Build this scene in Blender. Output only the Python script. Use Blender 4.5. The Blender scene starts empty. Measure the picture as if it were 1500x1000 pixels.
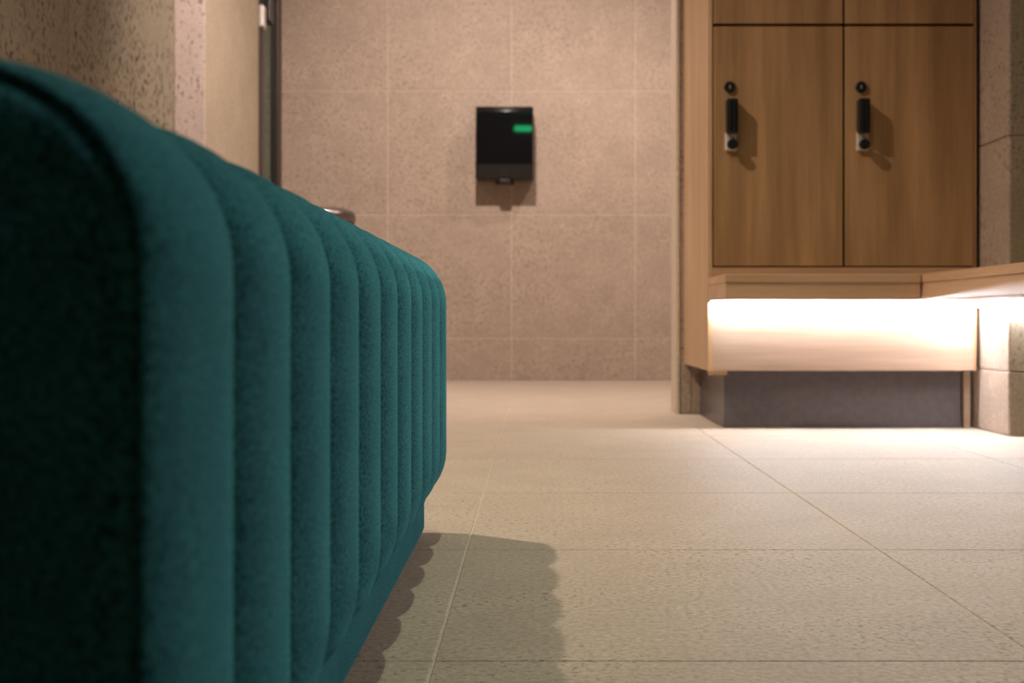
import bpy, bmesh, math, random
from mathutils import Vector, Matrix

random.seed(4)
C = bpy.context.scene.collection
S = bpy.context.scene
PI = math.pi

# ------------------------------------------------------------------ camera, world, exposure
cam_d = bpy.data.cameras.new('camera')
cam_d.lens = 44.4
cam_d.sensor_width = 36.0
cam_d.shift_x = -0.022
cam_d.shift_y = -0.022
cam_d.clip_start = 0.02
cam_d.dof.use_dof = True
cam_d.dof.focus_distance = 1.38
cam_d.dof.aperture_fstop = 8.5
cam = bpy.data.objects.new('camera', cam_d)
C.objects.link(cam)
cam.location = (0, 0, 0.30)
cam.rotation_euler = (PI / 2, 0, 0)
S.camera = cam

w = bpy.data.worlds.new('world')
S.world = w
w.use_nodes = True
w.node_tree.nodes['Background'].inputs[0].default_value = (1.0, 0.8, 0.65, 1)
w.node_tree.nodes['Background'].inputs[1].default_value = 0.0

S.view_settings.view_transform = 'Standard'
S.view_settings.look = 'None'
S.view_settings.gamma = 1
S.view_settings.use_curve_mapping = False
S.view_settings.exposure = 0.0

CEIL = 2.5
WARM = (1.0, 0.78, 0.64)
PINK = (1.0, 0.81, 0.72)
PALE = (0.86, 1.0, 0.70)
LED_COL = (0.90, 0.92, 1.0)
LED_POWER = 145.0
# x, y, colour, watts, cone degrees, aim (x, y)
DOWNLIGHTS = [
    (-1.07, 2.49, WARM, 200, 98, (-0.05, 2.85)),
    (0.02, 1.75, PALE, 60, 100, (0.2, 1.9)),
    (-0.18, 4.25, PINK, 225, 130, (-0.15, 5.9)),
    (-0.85, 4.00, PINK, 75, 62, (-1.5, 5.3)),
    (1.28, 1.25, PINK, 56, 88, (0.80, 1.3)),
    (0.75, 4.95, PINK, 62, 100, (0.45, 5.7)),
]


# ------------------------------------------------------------------ materials
def new_mat(name):
    m = bpy.data.materials.new(name)
    m.use_nodes = True
    nt = m.node_tree
    return m, nt, nt.nodes['Principled BSDF']


def ramp(nt, stops):
    r = nt.nodes.new('ShaderNodeValToRGB')
    e = r.color_ramp.elements
    while len(e) < len(stops):
        e.new(0.5)
    for i, (p, c) in enumerate(stops):
        e[i].position = p
        e[i].color = (c[0], c[1], c[2], 1)
    return r


def mix(nt, mode, fac, a, b):
    n = nt.nodes.new('ShaderNodeMix')
    n.data_type = 'RGBA'
    n.blend_type = mode
    for i, v in ((0, fac), (6, a), (7, b)):
        if hasattr(v, 'is_linked'):
            nt.links.new(v, n.inputs[i])
        elif i == 0:
            n.inputs[i].default_value = v
        else:
            n.inputs[i].default_value = (v[0], v[1], v[2], 1)
    return n.outputs[2]


def pos(nt, scale=(1, 1, 1), obj=False):
    if obj:
        g = nt.nodes.new('ShaderNodeTexCoord').outputs['Object']
    else:
        g = nt.nodes.new('ShaderNodeNewGeometry').outputs['Position']
    mp = nt.nodes.new('ShaderNodeMapping')
    mp.inputs['Scale'].default_value = scale
    nt.links.new(g, mp.inputs[0])
    return mp.outputs[0]


def noise(nt, vec, scale, detail=4, rough=0.55):
    n = nt.nodes.new('ShaderNodeTexNoise')
    n.inputs['Scale'].default_value = scale
    n.inputs['Detail'].default_value = detail
    n.inputs['Roughness'].default_value = rough
    nt.links.new(vec, n.inputs['Vector'])
    return n.outputs['Fac']


def bump(nt, b, height, strength, dist):
    n = nt.nodes.new('ShaderNodeBump')
    n.inputs['Strength'].default_value = strength
    n.inputs['Distance'].default_value = dist
    nt.links.new(height, n.inputs['Height'])
    nt.links.new(n.outputs[0], b.inputs['Normal'])


def stone_mat(name, lo, hi, pits, rough, pit_scale, pit_cut, squash=1.0, spec=0.5, patchy=0.42):
    """grainy sandstone-look porcelain with little dark pits"""
    m, nt, b = new_mat(name)
    p = pos(nt)
    cloud = noise(nt, p, 7.0, 6, 0.65)
    c1 = ramp(nt, [(0.3, lo), (0.7, hi)])
    nt.links.new(cloud, c1.inputs[0])
    fine = noise(nt, p, 150.0, 5, 0.7)
    f1 = ramp(nt, [(0.32, (0.60, 0.59, 0.57)), (0.68, (1.18, 1.18, 1.18))])
    nt.links.new(fine, f1.inputs[0])
    col = mix(nt, 'MULTIPLY', 0.8, c1.outputs[0], f1.outputs[0])
    pv = pos(nt, (1, 1, squash))
    sp = noise(nt, pv, pit_scale, 3, 0.6)
    s1 = ramp(nt, [(pit_cut - 0.045, (1, 1, 1)), (pit_cut, (0, 0, 0))])
    nt.links.new(sp, s1.inputs[0])
    patch = noise(nt, p, 3.5, 2, 0.5)
    p1 = ramp(nt, [(patchy, (0.25, 0.25, 0.25)), (patchy + 0.16, (1, 1, 1))])
    nt.links.new(patch, p1.inputs[0])
    fac = mix(nt, 'MULTIPLY', 1.0, s1.outputs[0], p1.outputs[0])
    col = mix(nt, 'MIX', fac, col, pits)
    nt.links.new(col, b.inputs['Base Color'])
    b.inputs['Roughness'].default_value = rough
    b.inputs['Specular IOR Level'].default_value = spec
    hgt = mix(nt, 'SUBTRACT', 0.7, f1.outputs[0], fac)
    bump(nt, b, hgt, 0.25, 0.0015)
    return m


def wood_mat(name, axis, dark, light, rough=0.42):
    """straight-grained oak veneer; axis = direction the grain runs"""
    m, nt, b = new_mat(name)
    sc = [9, 9, 9]
    sc[axis] = 0.75
    v = pos(nt, sc)
    n1 = noise(nt, v, 1.6, 6, 0.62)
    sc2 = [150, 150, 150]
    sc2[axis] = 4
    n2 = noise(nt, pos(nt, sc2), 1.0, 3, 0.6)
    r1 = ramp(nt, [(0.34, dark), (0.52, tuple((a + c) / 2 for a, c in zip(dark, light))), (0.66, light)])
    nt.links.new(n1, r1.inputs[0])
    r2 = ramp(nt, [(0.3, (0.86, 0.84, 0.82)), (0.7, (1.06, 1.06, 1.06))])
    nt.links.new(n2, r2.inputs[0])
    nt.links.new(mix(nt, 'MULTIPLY', 0.7, r1.outputs[0], r2.outputs[0]), b.inputs['Base Color'])
    b.inputs['Roughness'].default_value = rough
    bump(nt, b, n2, 0.06, 0.001)
    return m


def plain(name, col, rough, metal=0.0, spec=0.5, grain=0.12):
    m, nt, b = new_mat(name)
    n = noise(nt, pos(nt), 60, 3)
    r = ramp(nt, [(0.3, tuple(c * (1 - grain) for c in col)), (0.7, tuple(min(1, c * (1 + grain)) for c in col))])
    nt.links.new(n, r.inputs[0])
    nt.links.new(r.outputs[0], b.inputs['Base Color'])
    b.inputs['Roughness'].default_value = rough
    b.inputs['Metallic'].default_value = metal
    b.inputs['Specular IOR Level'].default_value = spec
    return m


def emit(name, col, strength):
    m, nt, b = new_mat(name)
    b.inputs['Base Color'].default_value = (0.8, 0.8, 0.8, 1)
    b.inputs['Emission Color'].default_value = (*col, 1)
    b.inputs['Emission Strength'].default_value = strength
    return m


M_FLOOR = stone_mat('floor_porcelain', (0.425, 0.36, 0.29), (0.505, 0.43, 0.35), (0.25, 0.20, 0.14), 0.58, 130, 0.42, 1.0, 0.35)
M_WALL = stone_mat('wall_porcelain', (0.385, 0.302, 0.240), (0.47, 0.375, 0.302), (0.25, 0.18, 0.135), 0.55, 82, 0.435, 0.8, 0.3)
M_PIER = stone_mat('pier_stone_lit', (0.50, 0.41, 0.37), (0.58, 0.48, 0.44), (0.22, 0.16, 0.14), 0.6, 70, 0.43, 0.55, 0.3)  # pinker, brighter stone: the light on the pier's front is in the colour
M_PIERSIDE = stone_mat('beige_stone', (0.38, 0.32, 0.235), (0.44, 0.37, 0.275), (0.25, 0.2, 0.14), 0.6, 110, 0.36, 0.8, 0.3)
M_CORNER = stone_mat('corner_stone_shaded', (0.30, 0.25, 0.18), (0.37, 0.31, 0.225), (0.12, 0.095, 0.06), 0.6, 110, 0.41, 0.8, 0.3)  # darkened stone: the lack of light on this face is in the colour
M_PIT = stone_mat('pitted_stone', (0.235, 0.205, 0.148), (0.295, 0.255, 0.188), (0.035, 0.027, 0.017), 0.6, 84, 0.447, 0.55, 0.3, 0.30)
M_GROUT_L = plain('pale_grout', (0.56, 0.455, 0.375), 0.8)
M_GROUT_F = plain('floor_grout', (0.56, 0.48, 0.38), 0.8)
M_CEIL = plain('ceiling_paint', (0.72, 0.67, 0.61), 0.9)
M_REAR = plain('rear_paint', (0.10, 0.085, 0.07), 0.9)
OAK_D, OAK_L = (0.27, 0.156, 0.070), (0.45, 0.270, 0.132)
M_WOOD_V = wood_mat('oak_vertical', 2, OAK_D, OAK_L)
M_WOOD_H = wood_mat('oak_horizontal', 0, (0.46, 0.285, 0.165), (0.60, 0.39, 0.245))
M_WOOD_Y = wood_mat('oak_along_bench', 1, (0.46, 0.285, 0.165), (0.60, 0.39, 0.245))
M_PANEL = wood_mat('oak_panel_led_washed', 0, (0.35, 0.245, 0.175), (0.44, 0.325, 0.245))  # oak greyed so the LED strip's white wash is part of its colour
M_SIDE = wood_mat('oak_side', 2, (0.45, 0.285, 0.155), (0.60, 0.40, 0.24))
M_DARK = plain('gap_shadow_board', (0.012, 0.010, 0.008), 0.7)
M_BLACK = plain('black_plastic', (0.008, 0.008, 0.009), 0.35)
M_GLOSS = plain('black_gloss', (0.006, 0.006, 0.007), 0.025, spec=0.5)
M_GLOSS2 = plain('dark_brown_gloss', (0.02, 0.014, 0.013), 0.22, spec=1.0)
M_LID = plain('dark_steel', (0.26, 0.22, 0.22), 0.33, 1.0)
M_TRIM = plain('stone_edge_trim', (0.56, 0.47, 0.37), 0.5)
M_STEEL = plain('satin_steel', (0.72, 0.67, 0.62), 0.4, 0.35)
M_ALU = plain('aluminium', (0.60, 0.56, 0.52), 0.4, 0.8)
M_BRONZE = plain('dark_bronze', (0.045, 0.032, 0.025), 0.4, 0.3)
M_PLINTH = plain('charcoal_laminate', (0.105, 0.093, 0.102), 0.32, spec=0.5)
M_LED = emit('led_diffuser', LED_COL, LED_POWER)
M_LAMP = emit('lamp_lens', (1.0, 0.9, 0.8), 130)
M_GREEN = emit('green_sign_face', (0.02, 0.9, 0.3), 10.0)

# velvet: dark seen straight on, soft teal bloom at a glance
M_VELVET, _nt, _b = new_mat('teal_velvet')
_n = noise(_nt, pos(_nt), 420, 3, 0.7)
_n2 = noise(_nt, pos(_nt), 16, 4, 0.6)
_r = ramp(_nt, [(0.38, (0.004, 0.040, 0.056)), (0.62, (0.062, 0.290, 0.365))])
_nt.links.new(_n, _r.inputs[0])
_r2 = ramp(_nt, [(0.3, (0.72, 0.74, 0.78)), (0.7, (1.2, 1.16, 1.12))])
_nt.links.new(_n2, _r2.inputs[0])
_nt.links.new(mix(_nt, 'MULTIPLY', 1.0, _r.outputs[0], _r2.outputs[0]), _b.inputs['Base Color'])
_b.inputs['Roughness'].default_value = 0.95
_b.inputs['Specular IOR Level'].default_value = 0.05
_b.inputs['Sheen Weight'].default_value = 0.75
_b.inputs['Sheen Roughness'].default_value = 0.45
_b.inputs['Sheen Tint'].default_value = (0.08, 0.40, 0.52, 1)
bump(_nt, _b, _n, 0.35, 0.0012)

M_GLASS, _nt, _b = new_mat('green_glass')
_b.inputs['Base Color'].default_value = (0.03, 0.25, 0.16, 1)
_b.inputs['Roughness'].default_value = 0.03
_b.inputs['Transmission Weight'].default_value = 0.9


# ------------------------------------------------------------------ builders
def link(name, me, mat, parent=None):
    o = bpy.data.objects.new(name, me)
    C.objects.link(o)
    if mat and not me.materials:
        me.materials.append(mat)
    if parent:
        o.parent = parent
    return o


def obj(name, bm, mat, parent=None, smooth=False):
    me = bpy.data.meshes.new(name)
    bmesh.ops.recalc_face_normals(bm, faces=bm.faces)
    if smooth:
        for f in bm.faces:
            f.smooth = True
    bm.to_mesh(me)
    bm.free()
    return link(name, me, mat, parent)


def box(bm, x0, x1, y0, y1, z0, z1, bev=0.0):
    vs = [bm.verts.new((x, y, z)) for x in (x0, x1) for y in (y0, y1) for z in (z0, z1)]
    fs = [(0, 1, 3, 2), (4, 6, 7, 5), (0, 4, 5, 1), (2, 3, 7, 6), (0, 2, 6, 4), (1, 5, 7, 3)]
    fl = [bm.faces.new([vs[i] for i in f]) for f in fs]
    if bev:
        es = list({e for f in fl for e in f.edges})
        bmesh.ops.bevel(bm, geom=es, offset=bev, segments=2, profile=0.5, affect='EDGES')


def bx(name, x0, x1, y0, y1, z0, z1, mat, parent=None, bev=0.0):
    bm = bmesh.new()
    box(bm, x0, x1, y0, y1, z0, z1, bev)
    return obj(name, bm, mat, parent)


def prism(bm, poly, z0, z1, bev=0.0):
    a = [bm.verts.new((x, y, z0)) for x, y in poly]
    b = [bm.verts.new((x, y, z1)) for x, y in poly]
    n = len(poly)
    fl = [bm.faces.new(a), bm.faces.new(b)]
    for i in range(n):
        fl.append(bm.faces.new((a[i], a[(i + 1) % n], b[(i + 1) % n], b[i])))
    if bev:
        es = list({e for f in fl for e in f.edges})
        bmesh.ops.bevel(bm, geom=es, offset=bev, segments=2, profile=0.5, affect='EDGES')


def lathe(bm, prof, cx, cy, cz, axis='z', n=32):
    """prof = [(radius, along)], spun about an axis through (cx, cy, cz)"""
    rings = []
    for r, h in prof:
        ring = []
        for k in range(n):
            a = 2 * PI * k / n
            u, v = r * math.cos(a), r * math.sin(a)
            if axis == 'z':
                ring.append(bm.verts.new((cx + u, cy + v, cz + h)))
            else:
                ring.append(bm.verts.new((cx + u, cy - h, cz + v)))
        rings.append(ring)
    for a, b in zip(rings, rings[1:]):
        for k in range(n):
            bm.faces.new((a[k], a[(k + 1) % n], b[(k + 1) % n], b[k]))
    bm.faces.new(rings[0])
    bm.faces.new(rings[-1])


def empty(name, loc=(0, 0, 0)):
    o = bpy.data.objects.new(name, None)
    C.objects.link(o)
    o.location = loc
    o.empty_display_size = 0.1
    return o


def tag(o, label, cat, group=None):
    o['label'] = label
    o['category'] = cat
    if group:
        o['group'] = group
    return o


def struct(o):
    o['kind'] = 'structure'
    return o


def adopt(parent, *kids):
    """parent to an Empty that stands somewhere else than the origin, keeping world places"""
    for k in kids:
        k.parent = parent
        k.location = k.location - parent.location


_tiles = {}


def tile(parent, O, U, V, u0, u1, v0, v1, mat, th=0.006, gap=0.0028, name='tile'):
    """one tile lying on the plane O + uU + vV, proud of it by th; alike tiles share a mesh"""
    W, Hh = round(u1 - u0 - gap, 4), round(v1 - v0 - gap, 4)
    if W < 0.012 or Hh < 0.012:
        return None
    key = (W, Hh, mat.name, th)
    if key not in _tiles:
        c = 0.0012
        bm = bmesh.new()
        r0 = [bm.verts.new((sx * W / 2, sy * Hh / 2, 0)) for sx, sy in ((-1, -1), (1, -1), (1, 1), (-1, 1))]
        r1 = [bm.verts.new((sx * W / 2, sy * Hh / 2, th - c)) for sx, sy in ((-1, -1), (1, -1), (1, 1), (-1, 1))]
        r2 = [bm.verts.new((sx * (W / 2 - c), sy * (Hh / 2 - c), th)) for sx, sy in ((-1, -1), (1, -1), (1, 1), (-1, 1))]
        for a, b in ((r0, r1), (r1, r2)):
            for k in range(4):
                bm.faces.new((a[k], a[(k + 1) % 4], b[(k + 1) % 4], b[k]))
        bm.faces.new(r2)
        bm.faces.new(r0[::-1])
        me = bpy.data.meshes.new(name)
        bm.to_mesh(me)
        bm.free()
        _tiles[key] = me
    U, V, O = Vector(U), Vector(V), Vector(O)
    N = U.cross(V)
    p = O + U * (u0 + u1) / 2 + V * (v0 + v1) / 2
    o = link(name, _tiles[key], mat, parent)
    o.matrix_local = Matrix(((U.x, V.x, N.x, p.x), (U.y, V.y, N.y, p.y), (U.z, V.z, N.z, p.z), (0, 0, 0, 1)))
    return o


def cuts(a, b, ref, step):
    """joints at ref + k*step inside [a, b], with both ends"""
    k = math.ceil((a - ref) / step - 1e-6)
    out = [a]
    while ref + k * step < b - 1e-6:
        if ref + k * step > a + 1e-6:
            out.append(ref + k * step)
        k += 1
    out.append(b)
    return out


def tiled(parent, O, U, V, us, vs, mat, **kw):
    for a, b in zip(us, us[1:]):
        for c, d in zip(vs, vs[1:]):
            tile(parent, O, U, V, a, b, c, d, mat, **kw)


# ------------------------------------------------------------------ room shell
TH = 0.006
XL, XR = -1.353, 1.50            # side walls
YB, YR = 6.17, -1.6              # far wall, wall behind the camera
XE = 1.85                        # end of the passage behind the locker partition
Zs = [0.0] + [0.207 + 0.6035 * k for k in range(4)] + [CEIL]

fl = struct(bx('floor', XL - 0.5, XE + 0.1, YR - 0.1, YB + 0.1, -0.10, -0.0014, M_GROUT_F))
fx = cuts(XL, XE, -0.0885, 0.5355)
fy = cuts(YR, YB, 1.108, 0.5345)
tiled(fl, (0, 0, -TH), (1, 0, 0), (0, 1, 0), fx, fy, M_FLOOR, th=TH, gap=0.0016)

struct(bx('ceiling', XL - 0.5, XE + 0.1, YR - 0.1, YB + 0.1, CEIL, CEIL + 0.1, M_CEIL))

wb = struct(bx('wall_back', XL - 0.45, XE + 0.1, YB + 0.0018, YB + 0.12, -0.05, CEIL, M_GROUT_L))
tiled(wb, (0, YB + TH, 0), (1, 0, 0), (0, 0, 1), cuts(-1.25, XE, -0.112, 0.6045), Zs, M_WALL, gap=0.0045)

PY0, PY1, PX = 4.74, 5.66, -1.237      # pier on the left
wl = struct(bx('wall_left', XL - 0.12, XL - TH + 0.0015, YR, PY0, -0.05, CEIL, M_GROUT_F))
tiled(wl, (XL - TH, 0, 0), (0, 1, 0), (0, 0, 1), cuts(YR, PY0 - 0.004, 4.27, 0.6045), [0.0, 0.6, 1.8, CEIL], M_PIT, gap=0.003)
pier = struct(bx('wall_pier', XL - 0.3, PX - TH + 0.0015, PY0 + TH - 0.0015, PY1, -0.05, CEIL, M_GROUT_L))
for z0, z1 in ((0, 0.6), (0.6, 1.8), (1.8, CEIL)):
    tile(pier, (0, PY0 + TH, 0), (1, 0, 0), (0, 0, 1), XL, PX, z0, z1, M_PIER)
tiled(pier, (PX - TH, 0, 0), (0, 1, 0), (0, 0, 1), [PY0 + 0.002, PY1], [0, 0.207, 1.414 + 0.6035, CEIL], M_PIERSIDE)

wr = struct(bx('wall_right', XR + TH - 0.0015, XR + 0.12, YR, 3.226, -0.05, CEIL, M_GROUT_F))
Zr = [0.0] + [0.165 + 0.6035 * k for k in range(4)] + [CEIL]
tiled(wr, (XR + TH, 0, 0), (0, -1, 0), (0, 0, 1), [-3.226 + 0.004] + [-3.0 + 0.6 * k for k in range(8)] + [-YR], Zr, M_PIT, gap=0.003)

AX, AY = 1.212, 3.226                  # convex corner beside the lockers
al = struct(bx('wall_corner', AX + TH - 0.0015, XE + 0.1, AY + TH - 0.0015, 4.13, -0.05, CEIL, M_GROUT_F))
tiled(al, (AX + TH, 0, 0), (0, -1, 0), (0, 0, 1), [-3.985, -AY - 0.001], Zr, M_WALL, gap=0.004)
tiled(al, (0, AY + TH, 0), (1, 0, 0), (0, 0, 1), [AX + 0.001, XR], Zr, M_CORNER, gap=0.004)

wp = struct(bx('wall_lockers', 0.451 + TH, AX + 0.004, 3.99 + TH - 0.0015, 4.13, -0.05, CEIL, M_GROUT_L))
tiled(wp, (0, 3.99 + TH, 0), (1, 0, 0), (0, 0, 1), [0.451, 0.497, 1.1, AX], Zs, M_WALL, gap=0.004)
struct(bx('trim_1', 0.4475, 0.458, 3.984, 4.135, 0.0, CEIL, M_TRIM, bev=0.002))
struct(bx('wall_passage', XE, XE + 0.1, 4.13, YB, -0.05, CEIL, M_GROUT_L))
struct(bx('wall_rear', XL - 0.1, XR + 0.1, YR - 0.1, YR, -0.05, CEIL, M_REAR))

# glass door in the left wall, between the pier and the far wall
dr = struct(empty('door_1', (PX, PY1, 0)))
kids = [
    bx('door_jamb', PX - 0.09, PX, PY1 + 0.002, PY1 + 0.10, 0, 2.2, M_BRONZE, bev=0.003),
    bx('door_jamb', PX - 0.09, PX + 0.003, YB - 0.095, YB - 0.002, 0, 2.2, M_BRONZE, bev=0.003),
    bx('glass_leaf', PX - 0.032, PX - 0.016, PY1 + 0.106, YB - 0.10, 0.008, 2.19, M_GLASS),
    bx('door_head', PX - 0.09, PX, PY1 + 0.002, YB - 0.002, 2.2, CEIL, M_BRONZE, bev=0.003),
    bx('hinge', PX - 0.001, PX + 0.018, PY1 + 0.012, PY1 + 0.075, 1.615, 1.712, M_STEEL, bev=0.003),
    bx('closer_arm', PX - 0.012, PX + 0.03, PY1 + 0.105, PY1 + 0.20, 1.66, 1.78, M_BLACK, bev=0.004),
]
adopt(dr, *kids)
struct(bx('wall_lobby', XL - 0.42, XL - 0.40, PY1 - 0.2, YB, -0.05, CEIL, M_REAR))

# ------------------------------------------------------------------ ceiling downlights
for i, (x, y, col, watt, cone, aim) in enumerate(DOWNLIGHTS):
    t = empty('downlight', (x, y, CEIL))
    tag(t, ('recessed round downlight over the left wall, beside the ottoman',
            'recessed round downlight above the open floor in front of the ottoman',
            'recessed round downlight nearest the hand dryer wall',
            'recessed round downlight aimed at the left pier',
            'recessed round downlight above the long right bench',
            'recessed round downlight in the passage behind the locker wall')[i], 'downlight', 'recessed ceiling downlights')
    bm = bmesh.new()
    prof = [(0.055, 0), (0.058, -0.004), (0.055, -0.008), (0.045, -0.008), (0.040, -0.003)]
    lathe(bm, prof, 0, 0, 0, n=28)
    obj('trim_ring', bm, M_STEEL, t, True)
    bm = bmesh.new()
    lathe(bm, [(0.036, -0.0095), (0.034, -0.011)], 0, 0, 0, n=24)
    obj('lens', bm, M_LAMP, t)
    ld = bpy.data.lights.new('downlight_beam', 'SPOT')
    ld.energy = watt
    ld.color = col
    ld.spot_size = math.radians(cone)
    ld.spot_blend = 0.9
    ld.shadow_soft_size = 0.028
    lo = bpy.data.objects.new('downlight_beam', ld)
    C.objects.link(lo)
    lo.location = (x, y, CEIL - 0.045)
    d = Vector((aim[0] - x, aim[1] - y, -CEIL))
    lo.rotation_euler = d.to_track_quat('-Z', 'Y').to_euler()

# ------------------------------------------------------------------ ottoman
OX0, OX1 = -0.745, -0.1215          # rib crests, left and right
OY0, OY1, NR = 0.414, 1.792, 11
OT, RR = 0.392, 0.072
ott = empty('ottoman', ((OX0 + OX1) / 2, (OY0 + OY1) / 2, 0))
tag(ott, 'long teal green velvet ottoman with upright channel ribs on the tiled floor', 'ottoman')


def half_profile():
    """(inset from the crest plane, z, normal) from the tuck at the base up over the top"""
    pts = []
    for k in range(9):                       # rounded tuck under
        a = -PI / 2 + (PI / 2) * k / 8
        pts.append((0.046 * (1 - math.cos(a)), 0.118 + 0.060 * math.sin(a), math.cos(a), math.sin(a)))
    for k in range(1, 8):
        pts.append((0, 0.118 + (OT - RR - 0.118) * k / 8, 1, 0))
    for k in range(15):                      # rounded top edge
        a = (PI / 2) * k / 14
        pts.append((RR * (1 - math.cos(a)), OT - RR + RR * math.sin(a), math.cos(a), math.sin(a)))
    return pts


def profile():
    h = half_profile()
    r = [(OX1 - i, z, nx, nz) for i, z, nx, nz in h]
    wtop = (OX1 - RR) - (OX0 + RR)
    mid = [(OX1 - RR - wtop * k / 8, OT, 0, 1) for k in range(1, 8)]
    lft = [(OX0 + i, z, -nx, nz) for i, z, nx, nz in h][::-1]
    return r + mid + lft


PROF = profile()


def rib_mesh(ny=22, depth=0.0125, ease=0.0):
    step = (OY1 - OY0) / NR
    bm = bmesh.new()
    rows = []
    for j in range(ny + 1):
        u = -1 + 2 * (0.5 - 0.5 * math.cos(PI * j / ny))
        off = depth * (1 - (max(0.0, 1 - abs(u) ** 2.3)) ** (1 / 1.8))
        off = max(off, 0) + ease * max(0.0, -u) ** 2
        off = off * 0.0075 / 0.0105 if ease and u < 0 else off
        y = u * step / 2
        rows.append([bm.verts.new((x - nx * off, y, z - nz * off)) for x, z, nx, nz in PROF])
    for a, b in zip(rows, rows[1:]):
        for k in range(len(PROF) - 1):
            bm.faces.new((a[k], a[k + 1], b[k + 1], b[k]))
    bmesh.ops.recalc_face_normals(bm, faces=bm.faces)
    for f in bm.faces:
        f.smooth = True
    me = bpy.data.meshes.new('channel_rib')
    bm.to_mesh(me)
    bm.free()
    me.materials.append(M_VELVET)
    return me


rm = rib_mesh()
stp = (OY1 - OY0) / NR
for k in range(NR):
    o = link('channel_rib', rib_mesh(26, 0.0105, 0.0001) if k == 0 else rm, M_VELVET)
    o.location = (0, OY0 + stp * (k + 0.5), 0)
    adopt(ott, o)


def end_panel(y, sgn):
    bm = bmesh.new()
    rings = []
    ring_list = [(0.0073, 0.0), (0.0098, 0.003), (0.0115, 0.001)]
    ring_list += [(0.0115 + 0.030 * (1 - math.cos(PI / 2 * k / 9)), -0.017 * math.sin(PI / 2 * k / 9)) for k in range(2, 10)]
    ring_list += [(0.052, -0.0175), (0.064, -0.018)]
    for inset, dy in ring_list:
        # crowned: the cushion swells most along its top edge
        rings.append([bm.verts.new((x - nx * inset, y + sgn * (dy if dy >= 0 else dy * (0.12 + 0.88 * max(nz, 0) ** 1.5)), z - nz * inset))
                      for x, z, nx, nz in PROF])
    n = len(PROF)
    for a, b in zip(rings, rings[1:]):
        for k in range(n):
            bm.faces.new((a[k], a[(k + 1) % n], b[(k + 1) % n], b[k]))
    bm.faces.new(rings[-1])
    return obj('end_panel', bm, M_VELVET, None, True)


adopt(ott, end_panel(OY0, 1), end_panel(OY1, -1))
adopt(ott, bx('base', OX0 + 0.031, OX1 - 0.031, OY0 + 0.035, OY1 - 0.034, 0.0, 0.075, M_VELVET, bev=0.012))

# ------------------------------------------------------------------ locker cabinet
CX0, CX1, CY, CYB = 0.471, 1.200, 3.43, 3.985
ZB, ZBENCH0, ZBENCH1 = 0.159, 0.348, 0.411
ZD0, ZD1, ZTOP = 0.4435, 1.0945, 1.76
cab = empty('locker_cabinet', ((CX0 + CX1) / 2, CY, 0))
tag(cab, 'oak locker cabinet with four doors and black locks above the lit bench', 'cabinet')
parts = [
    bx('side_panel', CX0, CX0 + 0.012, CY, CYB, ZB, ZTOP, M_SIDE, bev=0.001),
    bx('side_panel', CX1 - 0.006, CX1, CY, CYB, ZB, ZTOP, M_WOOD_V),
    bx('carcass', CX0 + 0.012, CX1 - 0.006, CY + 0.022, CYB, ZBENCH1, ZTOP - 0.012, M_DARK),
    bx('top_panel', CX0 + 0.012, CX1 - 0.006, CY, CYB, ZTOP - 0.012, ZTOP, M_WOOD_V),
    bx('bottom_rail', CX0 + 0.012, CX1 - 0.006, CY + 0.001, CY + 0.03, ZBENCH0 - 0.002, ZD0 - 0.0035, M_WOOD_H),
    bx('lower_panel', CX0 + 0.0125, CX1 - 0.0005, CY + 0.002, CY + 0.03, ZB + 0.0005, ZBENCH0 - 0.003, M_PANEL, bev=0.001),
    bx('base_board', CX0 + 0.012, CX1 - 0.006, CY + 0.03, CYB, ZB + 0.001, ZB + 0.02, M_WOOD_H),
    bx('plinth', 0.5226, 1.178, 3.49, CYB, 0.0, ZB + 0.001, M_PLINTH, bev=0.0015),
    bx('plinth_post', 1.1825, CX1, 3.478, 3.50, 0.0, ZB, M_PANEL),
    bx('plinth_batten', 0.478, 0.528, 3.462, 3.485, 0.146, ZB, M_SIDE),
]
adopt(cab, *parts)
xm = 0.8405
g = 0.0032
door_spans = [(0.4865, xm - g, ZD0, ZD1), (xm + g, CX1 - 0.007, ZD0, ZD1),
              (0.4865, xm - g, ZD1 + 0.008, ZTOP - 0.016), (xm + g, CX1 - 0.007, ZD1 + 0.008, ZTOP - 0.016)]


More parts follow.
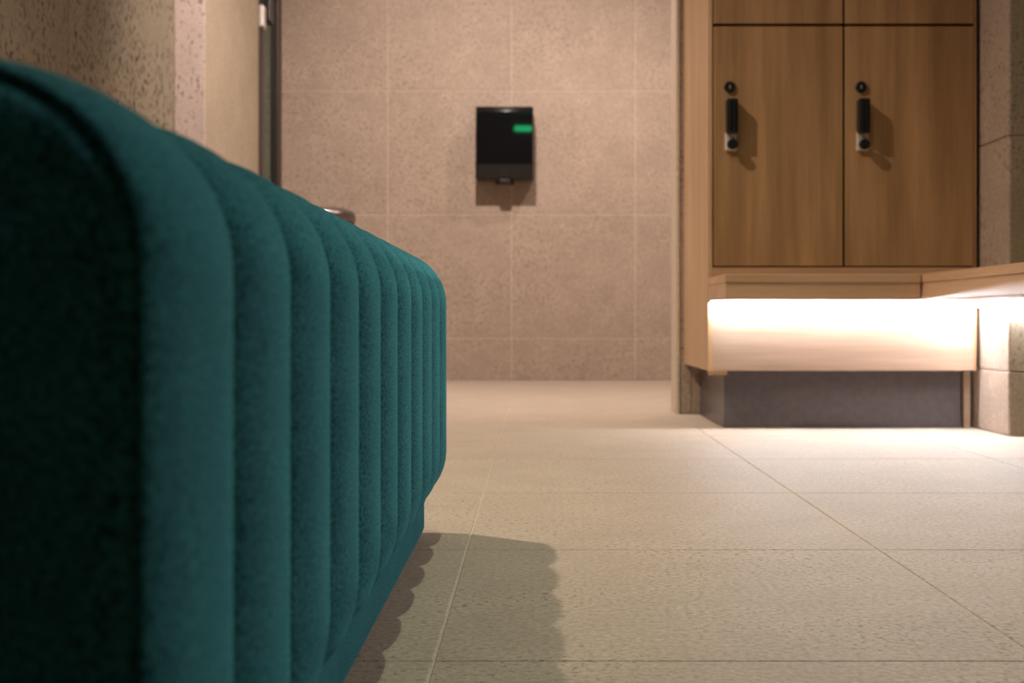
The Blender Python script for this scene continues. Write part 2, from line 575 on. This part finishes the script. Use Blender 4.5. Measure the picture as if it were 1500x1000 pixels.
def lock_parts(x, z):
    """round key lock, and below it a black grip on a steel plate with a push knob"""
    out = []
    bm = bmesh.new()
    lathe(bm, [(0.0155, 0), (0.0155, 0.004), (0.0135, 0.006), (0.0095, 0.006), (0.0085, 0.004)], x, CY, z, 'y', 28)
    out.append(obj('key_lock', bm, M_BLACK, None, True))
    out[-1].data.polygons.foreach_set('use_smooth', [False] * len(out[-1].data.polygons))
    out.append(bx('keyhole', x - 0.0018, x + 0.0018, CY - 0.0065, CY - 0.003, z - 0.005, z + 0.005, M_ALU))
    z1 = z - 0.036
    out.append(bx('lock_plate', x - 0.013, x + 0.0185, CY - 0.010, CY, z1 - 0.137, z1 - 0.086, M_STEEL, bev=0.003))
    bm = bmesh.new()
    box(bm, x - 0.012, x + 0.018, CY - 0.034, CY + 0.001, z1 - 0.093, z1 + 0.001, 0.004)
    box(bm, x - 0.006, x - 0.001, CY - 0.0365, CY - 0.033, z1 - 0.09, z1 - 0.006, 0.001)
    box(bm, x + 0.006, x + 0.011, CY - 0.0365, CY - 0.033, z1 - 0.09, z1 - 0.006, 0.001)
    out.append(obj('grip', bm, M_BLACK))
    bm = bmesh.new()
    lathe(bm, [(0.009, 0.009), (0.009, 0.018), (0.0145, 0.020), (0.0145, 0.028), (0.0125, 0.031)], x + 0.004, CY, z1 - 0.122, 'y', 24)
    out.append(obj('push_knob', bm, M_BLACK))
    return out


for i, (x0, x1, z0, z1) in enumerate(door_spans):
    d = bx('door', x0, x1, CY, CY + 0.0205, z0, z1, M_WOOD_V, bev=0.0015)
    adopt(cab, d)
    zl = (0.929 if i < 2 else 1.58)
    for p in lock_parts(x0 + 0.0435 if i % 2 == 0 else x0 + 0.0425, zl):
        p.parent = d
        # the door's own frame sits at minus the cabinet's origin
        p.location = p.location - d.location - cab.location

# ------------------------------------------------------------------ benches
bn = empty('bench', (0.713, 3.27, ZBENCH0))
tag(bn, 'short oak wall bench glowing underneath, set before the lockers', 'bench')
YF = 3.12
bm = bmesh.new()
prism(bm, [(CX0, YF), (0.9545, YF), (0.9545, CY - 0.001), (CX0, CY - 0.001)], ZBENCH1 - 0.021, ZBENCH1, 0.002)
adopt(bn, obj('seat_board', bm, M_WOOD_H))
bm = bmesh.new()
prism(bm, [(CX0 + 0.001, YF + 0.003), (0.9545, YF + 0.003), (0.9545, CY - 0.001), (CX0 + 0.001, CY - 0.001)], ZBENCH0, ZBENCH1 - 0.021, 0.0015)
adopt(bn, obj('apron', bm, M_WOOD_H))

b2 = empty('bench', (1.23, 2.3, ZBENCH0))
tag(b2, 'long oak bench along the right wall, cut off by the frame edge', 'bench')


def lpoly(e):
    return [(0.957 + e, 1.35), (XR - 0.001, 1.35), (XR - 0.001, AY - 0.002), (AX - 0.002, AY - 0.002), (AX - 0.002, CY - 0.001), (0.957 + e, CY - 0.001)]


bm = bmesh.new()
prism(bm, lpoly(0), ZBENCH1 - 0.021, ZBENCH1, 0.002)
adopt(b2, obj('seat_board', bm, M_WOOD_Y))
bm = bmesh.new()
prism(bm, lpoly(0.003), ZBENCH0, ZBENCH1 - 0.021, 0.0015)
adopt(b2, obj('apron', bm, M_WOOD_Y))

# ------------------------------------------------------------------ light strips under the benches


def strip(label, x0, x1, y0, y1):
    t = empty('light_strip', ((x0 + x1) / 2, (y0 + y1) / 2, ZBENCH0))
    tag(t, label, 'light strip', 'light strips under the benches')
    a = bx('profile', x0, x1, y0, y1, ZBENCH0 - 0.005, ZBENCH0 - 0.0002, M_ALU)
    e = 0.0015
    lip = bx('back_shield', x0, x1, y1 - 0.0035, y1, ZBENCH0 - 0.0165, ZBENCH0 - 0.0052, M_ALU)  # added lip, blocks the diffuser's light from the panel behind
    d = bx('diffuser', x0 + e, x1 - e, y0 + e, y1 - 0.004, ZBENCH0 - 0.0145, ZBENCH0 - 0.0052, M_LED)
    adopt(t, a, lip, d)


strip('glowing white light strip under the short bench, along the lower oak panel', CX0 + 0.002, AX - 0.02, CY - 0.022, CY - 0.004)
strip('short glowing light strip under the bench corner, along the tiled side face', AX - 0.019, AX - 0.002, AY - 0.02, CY - 0.024)
strip('glowing light strip under the long right bench, on its far wall', AX + 0.0, XR - 0.003, AY - 0.02, AY - 0.003)

# ------------------------------------------------------------------ hand dryer on the far wall
DX0, DX1, DZ0, DZ1, DP = -0.280, -0.006, 0.966, 1.312, 0.160
dc = (DX0 + DX1) / 2
dry = empty('hand_dryer', (dc, YB, DZ0))
tag(dry, 'glossy black hand dryer mounted on the tiled far wall', 'hand dryer')
bm = bmesh.new()
# side silhouette (distance from the wall, z): flat front, sloped shoulder on top
sil = [(0.0, DZ0), (DP - 0.024, DZ0), (DP - 0.016, DZ0 + 0.006), (DP, DZ0 + 0.07), (DP, DZ1 - 0.026), (DP - 0.0055, DZ1 - 0.002), (DP - 0.01, DZ1), (0.0, DZ1)]
A = [bm.verts.new((DX0, YB - p, z)) for p, z in sil]
B = [bm.verts.new((DX1, YB - p, z)) for p, z in sil]
fl_ = [bm.faces.new(A), bm.faces.new(B)]
for k in range(len(sil)):
    fl_.append(bm.faces.new((A[k], A[(k + 1) % len(sil)], B[(k + 1) % len(sil)], B[k])))
bmesh.ops.bevel(bm, geom=[e for e in bm.edges if e in fl_[0].edges or e in fl_[1].edges], offset=0.006, segments=3, profile=0.5, affect='EDGES')
body = obj('body', bm, M_GLOSS)
bm = bmesh.new()
prism(bm, [(dc - 0.045, YB - 0.05), (dc + 0.045, YB - 0.05), (dc + 0.025, YB - 0.145), (dc - 0.025, YB - 0.145)], DZ0 - 0.018, DZ0 + 0.001, 0.003)
noz = obj('nozzle', bm, M_BLACK)
bm = bmesh.new()
sw = [(-0.032, 0.012), (0.032, 0.012), (0.020, 0.058), (-0.020, 0.058)]
fa = [bm.verts.new((dc + x, YB - DP + 0.016 - 0.25 * z, DZ0 + z)) for x, z in sw]
fb = [bm.verts.new((dc + x, YB - DP + 0.012 - 0.25 * z, DZ0 + z)) for x, z in sw]
bm.faces.new(fa), bm.faces.new(fb)
for k in range(4):
    bm.faces.new((fa[k], fa[(k + 1) % 4], fb[(k + 1) % 4], fb[k]))
win = obj('sensor_window', bm, M_BLACK)
adopt(dry, body, noz, win)

# ------------------------------------------------------------------ bin behind the ottoman
bcx, bcy, bh = -0.893, 5.20, 0.756
bn_ = empty('waste_bin', (bcx, bcy, 0))
tag(bn_, 'dark rounded bin with a shiny top, peeking over the ottoman before the far wall', 'bin')
bm = bmesh.new()
lathe(bm, [(0.140, 0), (0.148, 0.01), (0.150, 0.03), (0.150, bh - 0.062)], 0, 0, 0, n=40)
obj('body', bm, M_GLOSS2, bn_, True)
bm = bmesh.new()
prof = [(0.150, bh - 0.0615), (0.155, bh - 0.060), (0.156, bh - 0.040)]
for k in range(1, 11):
    a = PI / 2 * k / 10
    prof.append((0.122 + 0.034 * math.cos(a), bh - 0.040 + 0.034 * math.sin(a)))
prof += [(0.06, bh - 0.003), (0.005, bh)]
lathe(bm, prof, 0, 0, 0, n=40)
obj('lid', bm, M_LID, bn_, True)

# ------------------------------------------------------------------ green exit sign behind the camera (seen mirrored in the dryer)
sg = empty('exit_sign', (-0.12, YR + 0.02, 2.34))
tag(sg, 'small lit green sign on the rear wall, mirrored in the black hand dryer', 'sign')
adopt(sg, bx('housing', -0.225, -0.015, YR + 0.001, YR + 0.03, 2.31, 2.385, M_BLACK, bev=0.004),
      bx('lit_face', -0.215, -0.025, YR + 0.0305, YR + 0.034, 2.318, 2.377, M_GREEN))
